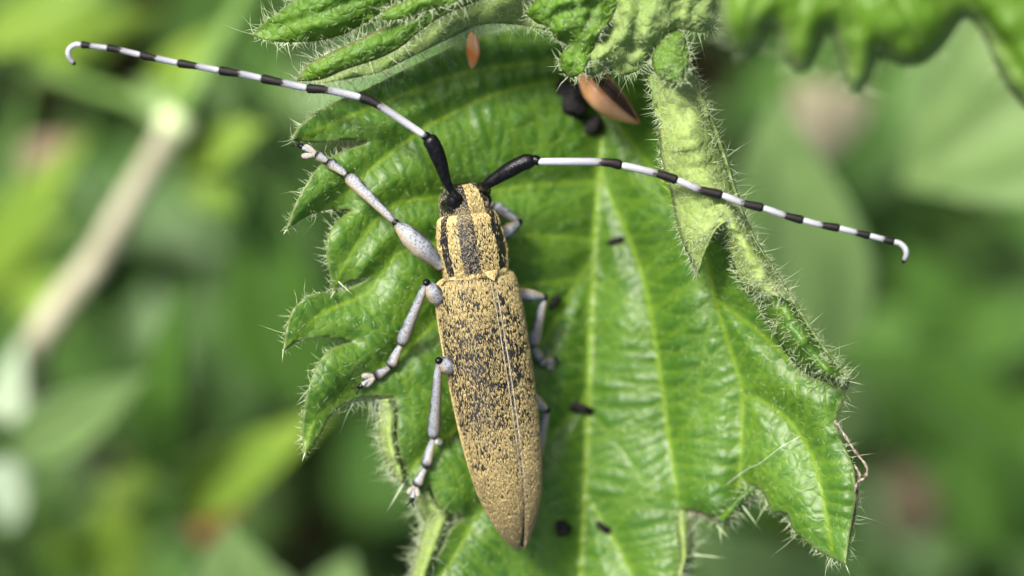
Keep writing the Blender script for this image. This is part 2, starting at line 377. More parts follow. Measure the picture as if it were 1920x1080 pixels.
for s in SEC+[MIDS]:
    pts = densify(s, 58, closed=False)
    for a, b in zip(pts, pts[1:]):
        d = np.array(b)-np.array(a); d /= np.linalg.norm(d)+1e-9
        for sg in (-1, 1):
            dr = np.array([-d[1], d[0]])*sg + d*rng.uniform(.05, .45); q = np.array(a)+d*rng.uniform(0, 12); line = [tuple(q)]
            for k in range(16):
                dr = dr+rng.normal(size=2)*.06; dr /= np.linalg.norm(dr); q = q+dr*12; line.append(tuple(q))
                if k > 1 and big_dist(q) < 8: break
            if len(line) > 3: TER.append(line)
ter_segs = [q for s in TER for q in to_segs(s)]

_y = np.array([p[1] for p in MID], float); _x = np.array([p[0] for p in MID], float)
DRY = [0, 100, 165, 270, 390, 475, 540, 600, 711, 870, 1050, 1300]; DRX = [140, 160, 175, 230, 275, 315, 370, 415, 490, 520, 500, 320]
def leaf_base_z(px, py):
    d = px-np.interp(py, _y, _x); a = np.sqrt(d*d+30**2)-30
    zm = -.88-.06*np.clip((py-1000)/300, 0, 1)**2-.05*np.clip((150-py)/150, 0, 2)
    left = .79*(a/560)**.92; right = .88*(a/np.interp(py, DRY, DRX))**1.15
    return zm+np.where(d < 0, left, right)
def leaf_detail(px, py):
    dm = seg_dist(px, py, mid_segs); ds = seg_dist(px, py, sec_segs); dt = seg_dist(px, py, ter_segs); db = seg_dist(px, py, to_segs(outline, True))
    q = .055*(1-np.exp(-(np.minimum(dm, ds)/28)**2))+.020*(1-np.exp(-(dt/15)**2))
    q = q - .055*np.exp(-(db/22)**1.3)
    vein = np.maximum(np.exp(-(dm/5.5)**2), np.maximum(.85*np.exp(-(ds/3.8)**2), .36*np.exp(-(dt/2.4)**2)))
    rim = .8*np.exp(-(db/3.2)**2)
    return q, vein, rim
def leaf_z(x, y):
    px = np.array([x], float); py = np.array([y], float)
    return float(leaf_base_z(px, py)[0]+leaf_detail(px, py)[0][0]+.03*fbm(px/384, py/384, 2.2, 5.0)[0])
def on_leaf(x, y, lift=0.0):
    return P(x, y, leaf_z(x, y)+lift)

V2, F2, poly = triangulate(outline, 5.2)
px, py = V2[:, 0], V2[:, 1]
q, vein, rim = leaf_detail(px, py)
Z = leaf_base_z(px, py)+q+.03*fbm(px/384, py/384, 2.2, 5.0)
big_leaf = obj('leaf', PA(px, py, Z), F2, [M['leaf'], M['leaf_under']], nettle, attrs={'vein': vein, 'rim': rim}, solid=.012, solid_off=1)
big_leaf['label'] = 'big toothed nettle leaf with rolled and chewed edges under the beetle'

def margin_hairs(poly_px, zf, per_cm, lmin, lmax, wid=.0014, up=(-.2, .7), keep=None, spread=.9, power=2.0, outward=1):
    """hairs standing out from an outline given in photo pixels (clockwise on screen)"""
    p = np.array(poly_px, float); a = p; b = np.roll(p, -1, 0); L = np.linalg.norm(b-a, axis=1)/384
    n = rng.poisson(L*per_cm); i = np.repeat(np.arange(len(p)), n); t = rng.random(len(i))[:, None]
    r = a[i]*(1-t)+b[i]*t; e = b[i]-a[i]; e /= np.linalg.norm(e, axis=1)[:, None]+1e-9
    if keep is not None:
        m = keep(r[:, 0], r[:, 1]); r, e, i = r[m], e[m], i[m]
    z = zf(r[:, 0], r[:, 1]); R = PA(r[:, 0], r[:, 1], z)
    nrm = np.stack([-e[:, 1], e[:, 0]], 1)*outward       # screen
    d = np.stack([nrm[:, 0]+rng.normal(size=len(r))*spread*e[:, 0], -(nrm[:, 1]+rng.normal(size=len(r))*spread*e[:, 1]), rng.uniform(*up, len(r))], 1)
    ln = lmin+(lmax-lmin)*rng.random(len(r))**power
    return hairs(R, d, ln, wid*(.6+ln/lmax), bend=rng.normal(size=(len(r), 3))*.5)
def poly_orient(poly):
    a = sum(x0*y1-x1*y0 for (x0, y0), (x1, y1) in zip(poly, poly[1:]+poly[:1])); return 1 if a < 0 else -1
def merge(parts):
    Vs = []; Fs = []; k = 0
    for V, F in parts:
        Vs.append(V); Fs += [tuple(i+k for i in f) for f in F]; k += len(V)
    return np.vstack(Vs), Fs
zf_edge = lambda x, y: leaf_base_z(x, y)-.065
oo = poly_orient(outline)
hp = [margin_hairs(outline, zf_edge, 120, .012, .05, keep=lambda x, y: ((x < 780) & (y < 745)) | ((x < 650) & (y < 900)), outward=oo)[:2],
      margin_hairs(outline, zf_edge, 14, .03, .09, wid=.0016, up=(-.1, .5), keep=lambda x, y: (x < 760) & (y < 745), outward=oo, power=2.5)[:2],
      margin_hairs(outline, zf_edge, 300, .04, .14, wid=.0021, up=(-.2, .5), keep=lambda x, y: (x > 650) & (x < 900) & (y > 740), outward=oo)[:2],
      margin_hairs(outline, zf_edge, 260, .04, .15, wid=.0023, up=(-.3, .6), keep=lambda x, y: (x > 1255) & (x < 1440) & (y > 900), outward=oo)[:2],
      margin_hairs(outline, zf_edge, 130, .025, .09, keep=lambda x, y: (x >= 1440) & (y > 700), outward=oo)[:2],
      margin_hairs(outline, zf_edge, 120, .03, .10, up=(-.2, .6), keep=lambda x, y: (x > 1250) & (y <= 712), outward=oo)[:2]]
# hairs standing on the blade
ii = rng.choice(len(px), 4000, replace=False); R = PA(px[ii], py[ii], Z[ii])
d = np.stack([rng.normal(size=4000)*.8, rng.normal(size=4000)*.8-.3, np.ones(4000)*.8], 1)
hp.append(hairs(R, d, rng.uniform(.012, .045, 4000), .0009, bend=rng.normal(size=(4000, 3))*.3)[:2])
# a few long stinging hairs
st = [((762, 898), (722, 965), .006), ((745, 775), (690, 800), .005), ((537, 432), (531, 440), .005), ((531, 655), (529, 682), .004), ((572, 850), (566, 866), .004),
      ((1300, 1040), (1375, 1048), .006), ((1390, 945), (1432, 1002), .005), ((1345, 985), (1372, 1015), .005), ((1350, 990), (1353, 1025), .004), ((1583, 1052), (1595, 1082), .004),
      ((626, 548), (618, 562), .004), ((635, 528), (668, 560), .003), ((1592, 715), (1622, 722), .003)]
R = np.array([P(a[0], a[1], leaf_base_z(np.array([a[0]*1.]), np.array([a[1]*1.]))[0]-.02) for a, b, w_ in st])
E = np.array([P(b[0], b[1], leaf_base_z(np.array([a[0]*1.]), np.array([a[1]*1.]))[0]+.03) for a, b, w_ in st])
hp.append(hairs(R, E-R, np.linalg.norm(E-R, axis=1), np.array([s[2] for s in st])*1.2)[:2])
V, F = merge(hp); tag(obj('hairs', V, F, M['hair'], big_leaf), kind='stuff')

def strip(name, S, Fe, zS, zF, arch, mats, parent, n=60, m=14, fuzz=0, edge_h=140, seed=1.0, hl=(.03, .09), notch=(0, 0)):
    """sheet rolled from curve S over to the free edge Fe (photo pixels), arched towards the sky"""
    S = spline(S, n); Fe = spline(Fe, n); Vs = []; rim = []; vein = []
    for i in range(n):
        for j in range(m):
            t = j/(m-1); q = S[i]*(1-t)+Fe[i]*t+np.array(notch)*math.sin(math.pi*t)*(i/(n-1))**5
            za = zS(*S[i])*(1-t)+zF(*Fe[i])*t+arch*math.sin(math.pi*t**.8)+.016*noise.noise(Vector((i*.55, t*1.2, seed+8)))*math.sin(math.pi*t)+(.05*noise.noise(Vector((q[0]/60, q[1]/60, seed)))+.03*noise.noise(Vector((q[0]/22, q[1]/22, seed))))*math.sin(math.pi*t)
            Vs.append(P(q[0], q[1], za)); rim.append(.7 if j == m-1 else 0); vein.append(max(0, noise.noise(Vector((q[0]/25, q[1]/25, seed+4))))*.6)
    F = [(i*m+j, i*m+j+1, (i+1)*m+j+1, (i+1)*m+j) for i in range(n-1) for j in range(m-1)]
    Vs = np.array(Vs)
    nz = np.cross(Vs[m+1]-Vs[0], Vs[1]-Vs[0])[2]
    if nz > 0: F = [f[::-1] for f in F]
    o = obj(name, Vs, F, mats, parent, attrs={'rim': rim, 'vein': vein}, solid=.01, solid_off=1 if len(mats) > 1 else 0)
    G = Vs.reshape(n, m, 3); hp = []
    k = int(edge_h*np.linalg.norm(np.diff(G[:, -1], axis=0), axis=1).sum())
    if k:
        i = rng.integers(0, n-1, k); t = rng.random(k)[:, None]; R = G[i, -1]*(1-t)+G[i+1, -1]*t
        d = G[i, -1]-G[i, -4]; d /= np.linalg.norm(d, axis=1)[:, None]+1e-9
        hp.append(hairs(R, d+rng.normal(size=(k, 3))*.5+np.array([0, 0, .25]), rng.uniform(*hl, k), .0016 if hl[1] < .1 else .0023, bend=rng.normal(size=(k, 3))*.2)[:2])
    if fuzz:
        i = rng.integers(0, n-1, fuzz); j = rng.integers(0, m-1, fuzz); t = rng.random((fuzz, 1)); u = rng.random((fuzz, 1))
        R = (G[i, j]*(1-t)+G[i+1, j]*t)*(1-u)+(G[i, j+1]*(1-t)+G[i+1, j+1]*t)*u
        nn = np.cross(G[i+1, j]-G[i, j], G[i, j+1]-G[i, j]); nn /= np.linalg.norm(nn, axis=1)[:, None]+1e-9; nn *= np.sign(nn[:, 2:3]+1e-6)
        hp.append(hairs(R, nn*.8+rng.normal(size=(fuzz, 3))*.6, rng.uniform(hl[0]*.7, hl[1]*.8, fuzz), .0012, bend=rng.normal(size=(fuzz, 3))*.2)[:2])
    if hp:
        V, F = merge(hp); tag(obj('hairs', V, F, M['hair'], o if o.parent is nettle or o.parent.parent is None else o.parent), kind='stuff')
    return o
zb = lambda x, y: float(leaf_base_z(np.array([x*1.]), np.array([y*1.]))[0])
# right margin rolled over so that its pale hairy underside shows, in three teeth
CURL = [([(1302, 155), (1330, 215), (1352, 272), (1372, 335), (1384, 375), (1392, 398), (1400, 415)],
         [(1222, 150), (1232, 230), (1240, 300), (1257, 360), (1272, 430), (1290, 480), (1308, 516)]),
        ([(1385, 380), (1415, 445), (1448, 500), (1465, 527), (1480, 550), (1497, 577)],
         [(1310, 390), (1340, 425), (1366, 475), (1380, 515), (1395, 540), (1430, 566)]),
        ([(1480, 550), (1500, 580), (1525, 620), (1553, 660), (1575, 688), (1592, 712)],
         [(1412, 552), (1434, 596), (1462, 645), (1498, 690), (1542, 716), (1586, 722)])]
for k, (S, Fe) in enumerate(CURL):
    o = strip('rolled_margin', S, Fe, lambda x, y: zb(x, y)-.06, lambda x, y: -.13-.03*k, .19, [M['leaf_under'] if k < 2 else M['leaf'], M['leaf']], big_leaf, fuzz=[900, 560, 420][k], edge_h=110, seed=k*3.1, hl=(.03, .085), notch=[(-10, -42), (-8, -16), (0, 0)][k])
    if k < 2: o['label'] = 'pale hairy underside of the rolled leaf edge'
# chewed edges rolled up on the left and at the bottom
zl = lambda dz: (lambda x, y: zb(x, y)+dz)
for S, Fe in [([(738, 745), (746, 772), (744, 815), (752, 860), (762, 900)], [(706, 752), (708, 785), (710, 825), (724, 870), (746, 908)]),
              ([(808, 912), (822, 945), (845, 962), (838, 992), (826, 1025), (804, 1082), (795, 1150)], [(776, 928), (786, 958), (796, 980), (790, 1003), (784, 1032), (768, 1088), (762, 1150)]),
              ([(1272, 956), (1268, 985), (1275, 1037), (1267, 1085), (1254, 1180)], [(1298, 962), (1300, 990), (1296, 1040), (1285, 1085), (1275, 1180)]),
              ([(1346, 972), (1366, 948), (1389, 924), (1405, 909)], [(1362, 985), (1384, 960), (1405, 940), (1422, 930)])]:
    strip('chewed_edge', S, Fe, zl(-.05), zl(-.14), .10, [M['leaf_under'], M['leaf']], big_leaf, n=30, m=8, fuzz=160, edge_h=230, hl=(.04, .14), seed=S[0][0])
# dried brown scrap on the right margin
V, F = tube(spline([P(1566, 788, -.05), P(1585, 818, -.03), P(1606, 850, .0), P(1625, 875, .02), P(1622, 895, .03), P(1608, 905, .0), P(1602, 925, -.03)], 40),
            .005+.003*np.sin(np.arange(40)*1.1)+.004*rng.random(40), 7)
obj('dried_scrap', V, F, M['cut'], big_leaf)
V, F = tube(spline([P(1602, 872, -.04), P(1612, 890, 0), P(1608, 905, .0)], 14), .006, 6); obj('dried_scrap', V, F, M['cut'], big_leaf)
for a in ([(1575, 740), (1585, 730), (1590, 712)], [(1276, 956), (1300, 960), (1325, 969), (1346, 976), (1366, 952), (1390, 926)], [(1600, 872), (1606, 930), (1592, 1008)]):
    V, F = tube(np.array([P(x, y, zb(x, y)-.055) for x, y in spline(a, 26)]), .006+.005*rng.random(26), 6); obj('dried_edge', V, F, M['cut'], big_leaf)

# ------------------------------------------------------------------ nettle shoot: stem and young leaves at the top
NODE = np.array(P(1100, -190, -.55))
V, F = tube(spline([(.35, 1.95, GZ-.3), (.55, 2.3, -14), (.5, 2.25, -7), (.42, 2.05, -2.5), NODE, NODE+[0, .25, .5]], 60), np.linspace(.16, .075, 60), 12)
stem = obj('stem', V, F, M['stemg'], nettle)
V, F = tube(spline([NODE, P(1125, -80, -.68), P(1131, 30, -.78), P(1130, 110, -.79)], 24), np.linspace(.05, .025, 24), 10)
obj('petiole', V, F, M['stemg'], nettle)

def young_leaf(label, outl, z0, tilt, mat, under, bulge=.09, sharp=(), spacing=5, per_cm=190, lh=(.02, .085), veins=(), fuzz=250, seed=0.0, wav=.05, rimw=3.0, rscale=1.0, petiole=None):
    """one young leaf: outline in photo pixels, pillow-shaped blade with drooping margin, hairs on rim and blade"""
    ol = smooth_poly(outl, sharp, 4); V2, F2, poly = triangulate(ol, spacing); px, py = V2[:, 0], V2[:, 1]
    cx, cy = np.mean([p[0] for p in outl]), np.mean([p[1] for p in outl])
    segs = to_segs(ol, True); vs_ = [q for v in veins for q in to_segs(spline(v, 12).tolist())]
    def zfull(x, y):
        db = seg_dist(x, y, segs)
        z = z0+tilt[0]*(x-cx)/384+tilt[1]*(cy-y)/384+bulge*(1-np.exp(-(db/26)**1.2))+wav*fbm(x/384, y/384, 5.5, seed)
        if vs_: z = z-.035*np.exp(-(seg_dist(x, y, vs_)/11)**2)
        return z, db
    Z, db = zfull(px, py)
    vein = .5*np.clip(fbm(px/384, py/384, 14, seed+2), 0, 1)
    if vs_: vein = np.maximum(vein, .9*np.exp(-(seg_dist(px, py, vs_)/4)**2))
    o = obj('leaf', PA(px, py, Z), F2, [mat, under], nettle, attrs={'vein': vein, 'rim': rscale*np.exp(-(db/rimw)**2)}, solid=.012, solid_off=1)
    o['label'] = label
    hp = [margin_hairs(ol, lambda x, y: zfull(x, y)[0], per_cm, *lh, up=(-.3, .6), outward=poly_orient(ol), keep=lambda x, y: y > -60)[:2]]
    if fuzz:
        ii = rng.choice(len(px), min(fuzz, len(px)), replace=False); R = PA(px[ii], py[ii], Z[ii])
        hp.append(hairs(R, np.stack([rng.normal(size=len(ii))*.7, rng.normal(size=len(ii))*.7, np.ones(len(ii))], 1), rng.uniform(.015, .05, len(ii)), .0014)[:2])
    V, F = merge(hp); tag(obj('hairs', V, F, M['hair'], o), kind='stuff')
    if petiole:
        a = np.array(P(*petiole)); V, F = tube(spline([a, (a+NODE)/2+[0, 0, .12], NODE], 16), np.linspace(.03, .045, 16), 8); obj('petiole', V, F, M['stemg'], nettle)
    return o
Y_, U_ = M['young'], M['young_under']
young_leaf('bright green pointed young leaf tooth fringed with white hairs', [(473, 66), (500, 38), (540, 10), (580, -28), (650, -70), (760, -110), (860, -130), (850, -70), (780, -20), (728, 14), (690, 40), (650, 62), (605, 75), (545, 80), (500, 76)],
           .0, (.1, .25), Y_, U_, sharp=(0,), veins=[[(480, 66), (560, 40), (650, 5), (760, -60), (850, -100)]], seed=1.3, petiole=(850, -100, .35), rscale=.35)
young_leaf('narrow folded young leaf tooth with a brown rim', [(556, 152), (578, 120), (620, 98), (680, 70), (740, 43), (800, 12), (860, -30), (960, -90), (1020, -120), (1000, -50), (900, 0), (840, 25), (796, 52), (750, 90), (702, 113), (650, 130), (600, 150)],
           .02, (.0, .2), Y_, U_, sharp=(0,), seed=2.7, bulge=.07, wav=.03, petiole=(1010, -100, .25), rscale=1.0, rimw=3.5)
young_leaf('pale hairy underside of a folded young leaf', [(590, 156), (650, 149), (715, 134), (770, 108), (840, 74), (905, 46), (980, 48), (1045, 60), (1080, 40), (1100, -40), (1060, -130), (960, -70), (900, -10), (842, 22), (796, 50), (748, 89), (702, 112), (650, 129)],
           -.22, (.0, .1), U_, Y_, seed=3.9, bulge=.06, per_cm=260, lh=(.03, .10), fuzz=500, petiole=(1060, -120, -.05), rscale=.3)
young_leaf('small green fold of the young leaf at the top', [(706, 38), (728, 14), (770, -2), (815, -34), (900, -70), (960, -90), (900, -20), (850, 4), (800, 20), (752, 36)],
           .08, (.0, .2), Y_, U_, sharp=(0,), seed=4.4, bulge=.05, fuzz=80, rscale=.6)
young_leaf('crumpled green young leaf drooping over the tan husk', [(982, 22), (1000, 6), (1040, -40), (1100, -120), (1150, -110), (1165, -20), (1150, 30), (1128, 60), (1112, 95), (1097, 130), (1072, 146), (1053, 132), (1049, 106), (1064, 86), (1040, 72), (1030, 52), (1004, 42)],
           .05, (.1, .15), Y_, U_, sharp=(0,), seed=5.2, bulge=.13, wav=.09, veins=[[(1075, 140), (1085, 90), (1110, 20), (1130, -80)], [(1010, 25), (1060, 20), (1110, 10)]], per_cm=170, lh=(.02, .07), rscale=.4, petiole=(1130, -100, .2))
young_leaf('pale woolly young leaf folded between two green lobes', [(1120, 40), (1150, -40), (1200, -120), (1330, -110), (1352, -10), (1342, 40), (1322, 62), (1292, 58), (1262, 58), (1240, 80), (1220, 108), (1196, 132), (1165, 142), (1142, 122), (1120, 140), (1092, 134), (1108, 95)],
           -.02, (.0, .15), U_, Y_, seed=6.6, bulge=.12, wav=.10, veins=[[(1170, 135), (1190, 60), (1230, -60)], [(1320, 55), (1290, 0), (1260, -60)]], per_cm=230, lh=(.03, .10), fuzz=700, rscale=.2, petiole=(1240, -100, .1))
young_leaf('small dark green young lobe beside the rolled leaf edge', [(1222, 108), (1238, 74), (1262, 54), (1282, 64), (1292, 100), (1290, 130), (1280, 156), (1256, 155), (1232, 142)],
           .06, (.0, -.1), Y_, U_, sharp=(6,), seed=7.7, bulge=.10, wav=.1, per_cm=190, lh=(.02, .09), rscale=.4)
young_leaf('pale hairy fold joining the young lobe to the rolled edge', [(1212, 120), (1240, 110), (1290, 120), (1312, 170), (1330, 215), (1300, 240), (1240, 230), (1222, 180)],
           -.13, (.0, -.1), U_, Y_, seed=8.8, bulge=.08, per_cm=120, lh=(.03, .08), fuzz=250, rscale=.1)
young_leaf('blurred round-toothed young leaf reaching towards the viewer', [(1330, -130), (1346, -20), (1350, 45), (1366, 84), (1392, 106), (1420, 92), (1440, 55), (1458, 66), (1468, 108), (1492, 134), (1520, 128), (1540, 88), (1556, 58), (1574, 108),
            (1588, 156), (1608, 176), (1630, 150), (1650, 108), (1690, 124), (1735, 118), (1775, 82), (1808, 36), (1840, 62), (1868, 126), (1900, 180), (1960, 215), (2080, 120), (2060, -60), (1900, -180), (1600, -200), (1450, -190)],
           .95, (-.05, .1), M['young_rim'], U_, seed=9.9, bulge=.2, wav=.03, spacing=8, per_cm=60, lh=(.03, .10), fuzz=300, rscale=.95, rimw=17,
           veins=[[(1392, 100), (1410, 20), (1480, -120)], [(1492, 128), (1500, 40), (1530, -120)], [(1608, 170), (1605, 60), (1590, -120)], [(1735, 112), (1700, 20), (1620, -140)], [(1960, 205), (1850, 40), (1700, -150)]], petiole=(1560, -180, .8))

# ------------------------------------------------------------------ small things lying on the leaf
def pebble(name, c, r, mat, seed, label, cat, group=None, rot=0):
    V = []; F = []; n, m = 18, 12
    for i in range(m):
        th = math.pi*i/(m-1)
        for j in range(n):
            ph = 2*math.pi*j/n; d = Vector((math.sin(th)*math.cos(ph), math.sin(th)*math.sin(ph), math.cos(th)))
            s = 1+.5*noise.noise(d*1.5+Vector((seed, 0, 0)))+.35*noise.noise(d*4+Vector((seed, 3, 0))); x, y = d.x*r[0]*s, d.y*r[1]*s
            V.append((c[0]+x*math.cos(rot)-y*math.sin(rot), c[1]+x*math.sin(rot)+y*math.cos(rot), c[2]+d.z*r[2]*s))
    for i in range(m-1):
        for j in range(n): k = (j+1) % n; F.append((i*n+j, (i+1)*n+j, (i+1)*n+k, i*n+k))
    return tag(obj(name, V, F, mat, flat_loc=tuple(c)), label, cat, group)
G_ = 'dark frass specks on the leaf'
for x, y, r, rot, lab in [(1055, 990, (.045, .04, .03), 0, 'round black frass pellet on the leaf beside the wing case tips'),
                          (1131, 989, (.05, .02, .02), -.6, 'slim black frass pellet just right of the midrib'),
                          (1082, 764, (.085, .028, .022), -.25, 'long dark frass streak lying across the midrib'),
                          (1156, 451, (.045, .02, .015), .25, 'small dark speck between the midrib and its neighbouring vein'),
                          (1038, 567, (.05, .02, .015), .9, 'dark speck at the fork near the right middle leg'),
                          (1072, 188, (.085, .10, .03), .6, 'black crumbly debris under the crumpled young leaf'),
                          (1106, 236, (.075, .05, .025), .2, 'black crumb of debris below the tan husk')]:
    pebble('frass_pellet', on_leaf(x, y, r[2]*.5), r, M['frass'], x*.1, lab, 'frass', G_, rot)
pebble('pale_droplet', on_leaf(823, 829, .02), (.017, .017, .017), M['silk'], 2, 'tiny white droplet beside the left hind leg', 'droplet')
V, F = tube(spline([on_leaf(1362, 908, .02), on_leaf(1400, 880, .035), on_leaf(1425, 868, .03), on_leaf(1462, 840, .05), on_leaf(1500, 818, .02)], 30), .0008, 5)
tag(obj('silk_thread', V, F, M['silk'], flat_loc=tuple(V[0])), 'fine white silk thread stretched across the right leaf half', 'thread')
# tan husk: boat-shaped bud scale, dark inside
def husk(name, a, b, wid, depth, bend, label, mats, side, n=26, m=11):
    a, b = np.array(a), np.array(b); ax = b-a; L = np.linalg.norm(ax); ax /= L; sd = np.cross(ax, [0, 0, 1.]); sd /= np.linalg.norm(sd); up = np.cross(sd, ax)
    c_, s_ = math.cos(side), math.sin(side); sd, up = sd*c_+up*s_, up*c_-sd*s_
    Vs = []; F = []
    for i in range(n):
        t = i/(n-1); w_ = wid*(math.sin(math.pi*min(1, .06+.94*t)**.8))**.75
        for j in range(m):
            ph = -1.9+3.8*j/(m-1); q = a+ax*L*t+sd*(w_*math.sin(ph))-up*(w_*math.cos(ph)*depth)+sd*bend*math.sin(math.pi*t); Vs.append(q)
    F = [(i*m+j, (i+1)*m+j, (i+1)*m+j+1, i*m+j+1) for i in range(n-1) for j in range(m-1)]
    o = obj(name, Vs, F, mats, flat_loc=tuple(a), solid=.014, solid_off=1); return tag(o, label, 'bud scale')
husk('bud_scale', on_leaf(1096, 128, .30), on_leaf(1200, 232, .13), .115, .9, .03, 'tan pink curved husk lying under the crumpled young leaf', [M['orange'], M['brown']], 1.12)
husk('bud_scale', on_leaf(889, 62, .20), on_leaf(884, 130, .06), .05, .6, .005, 'small orange husk lodged below the pale folded leaf', [M['orange_bright'], M['orange']], 2.2)

# ------------------------------------------------------------------ the longhorn beetle
H = np.array(P(864, 343, -.23)); T_ = np.array(P(978, 1027, -.38)); AX = H-T_; LEN = np.linalg.norm(AX); fw = AX/LEN
ROLL = math.radians(33)
rt0 = np.cross(fw, [0, 0, 1.]); rt0 /= np.linalg.norm(rt0); up0 = np.cross(rt0, fw)
rt = rt0*math.cos(ROLL)-up0*math.sin(ROLL); up = up0*math.cos(ROLL)+rt0*math.sin(ROLL)      # back leans towards the midrib
def B(x, ypx, z):
    """beetle frame: x to its right, ypx = photo row along the axis, z towards the back (cm)"""
    s = (ypx-343)/684*LEN
    return H-fw*s+rt*x+up*z
beetle = empty('longhorn_beetle', on_leaf(920, 660, 0)); 
tag(beetle, 'golden speckled grey longhorn beetle with black and white banded antennae', 'beetle')
pxc = 1/384*1.03
ST = [(343, 14, 10, 10), (347, 26, 20, 22), (356, 36, 31, 36), (370, 43, 38, 45), (384, 46, 41, 47), (394, 46, 41, 46), (398, 45, 40, 44), (401, 49, 43, 46), (406, 54, 47, 50),
      (420, 57, 51, 53), (445, 61, 55, 55), (470, 62, 57, 56), (495, 59, 55, 55), (508, 57, 52, 54), (514, 60, 50, 56), (530, 68, 52, 62), (600, 72, 55, 66), (700, 71, 54, 66),
      (800, 66, 50, 58), (880, 54, 42, 46), (940, 38, 30, 32), (985, 20, 16, 18), (1006, 6, 5, 6)]
sy = spline(np.array(ST, float), 110)
def sgnpow(v, p): return np.sign(v)*np.abs(v)**p
ns = 40; Vb = []; aU = []
for y, a, bt, bb in sy:
    for j in range(ns):
        ph = 2*math.pi*j/ns; c, s = math.cos(ph), math.sin(ph); p = .86
        x = a*pxc*sgnpow(c, p); z = (bt if s > 0 else bb)*pxc*sgnpow(s, p)
        Vb.append(B(x, y, z)); aU.append(0)
Fb = [(i*ns+j, i*ns+(j+1) % ns, (i+1)*ns+(j+1) % ns, (i+1)*ns+j) for i in range(len(sy)-1) for j in range(ns)]
Fb += [tuple(range(ns))[::-1], tuple((len(sy)-1)*ns+j for j in range(ns))]
Fb = [f[::-1] for f in Fb]
body = obj('body', Vb, Fb, M['cuticle'], beetle)

EL = np.array([(509, 46), (512, 60), (518, 71), (530, 77), (560, 80), (600, 81), (700, 80), (800, 75), (860, 69), (900, 63), (940, 53), (975, 39), (1000, 26), (1017, 13), (1026, 5)], float)
ey = spline(EL, 120); na = 22
def elytron_pt(side, y, a, u, lift=0.0):
    """u: 0 at the suture, 1 at the outer margin"""
    ph = math.radians(90-u*112); p = .82; ap = a*pxc+lift
    gap = .0016+.012*max(0, (y-880)/146)**2+.35*ap*max(0, (y-1000)/26)**1.5
    x = ap*sgnpow(math.cos(ph), p); x = gap+x*(ap-gap)/ap
    flat = .80 if y > 540 else .80+.06*(540-y)/30
    z = (a*.80*pxc+lift)*sgnpow(math.sin(ph), p)
    z -= .005*math.exp(-(u/.04)**2)
    return B(side*x, y, z-.02)
for side in (-1, 1):
    Vs = [elytron_pt(side, y, a, j/(na-1)) for y, a in ey for j in range(na)]
    F = [(i*na+j, i*na+j+1, (i+1)*na+j+1, (i+1)*na+j) for i in range(len(ey)-1) for j in range(na-1)]
    if side > 0: F = [f[::-1] for f in F]
    o = obj('elytron', Vs, F, M['cuticle'], beetle, solid=.009)
    o['label'] = 'golden speckled wing case'
    rimp = [elytron_pt(side, y, a, .012, .002) for y, a in ey[4:-3]]; V, F = tube(rimp, .0034, 6); obj('suture_rim', V, F, M['rim'], o)
    rimp = [elytron_pt(side, y, a, .985, .001) for y, a in ey[6:-1]]; V, F = tube(rimp, .0055, 6); obj('side_rim', V, F, M['gold'], o)
    # flat-lying golden hairs, thin over the dark flecks
    R = []; d = []; tn = []; ln = []; N = 25000
    tries = rng.random((N*2, 4))
    for r in tries:
        k = r[0]*(len(ey)-1.01); i = int(k); y, a = ey[i]*(1-(k-i))+ey[i+1]*(k-i)
        if r[1] > a/82: continue
        u = r[2]**1.25; Q = Vector((side*u*3.2, y/384*5.2, 7.1*side))
        f = noise.noise(Q*2.0)*.25+noise.noise(Vector((Q.x*13, Q.y*8.5, 3)))*.95+noise.noise(Vector((Q.x*1.5, Q.y*4.0, 9)))*.4
        fade = .10+.25*max(0, (y-660)/360)
        if f < -.06-fade and r[3] > .05: continue
        if f < .10-fade and r[3] > .35: continue
        if y < 780 and f < .18 and r[3] > .5: continue
        p = elytron_pt(side, y, a, u, .0015); q = elytron_pt(side, y+8, a, u, .0015); o2 = elytron_pt(side, y, a, u, .01)
        t = (q-p); t /= np.linalg.norm(t)+1e-9; nn = (o2-p); nn /= np.linalg.norm(nn)+1e-9; la = np.cross(t, nn)
        R.append(p); d.append(t+la*rng.normal()*.35+nn*abs(rng.normal())*.13)
        edge = max(0, (u-.8)*3)
        tn.append(np.clip(.58+.22*noise.noise(Q*1.1)+rng.normal()*.17+edge*.3-.25*max(0, (y-960)/70)-.12*math.exp(-(u/.03)**2), 0, 1)); ln.append(rng.uniform(.013, .024))
        if len(R) >= N: break
    V, F, t = hairs(R, d, np.array(ln), .0017, tint=tn); tag(obj('pubescence', V, F, M['fuzz'], o, attrs={'tint': t}), kind='stuff')
# scutellum: small golden shield where the wing cases meet the pronotum
Vs = []; m = 13
for i in range(7):
    t = i/6
    for j in range(m):
        u = -1+2*j/(m-1); w_ = 15*pxc*(1-t**2.2)+.001; Vs.append(B(u*w_, 507+19*t, 56*pxc-.004+.012*(1-u*u)*(1-t*.3)+.006*t))
F = [(i*m+j, (i+1)*m+j, (i+1)*m+j+1, i*m+j+1) for i in range(6) for j in range(m-1)]
scut = obj('scutellum', Vs, F, M['gold'], beetle, solid=.012); scut['label'] = 'small golden shield between the wing cases'
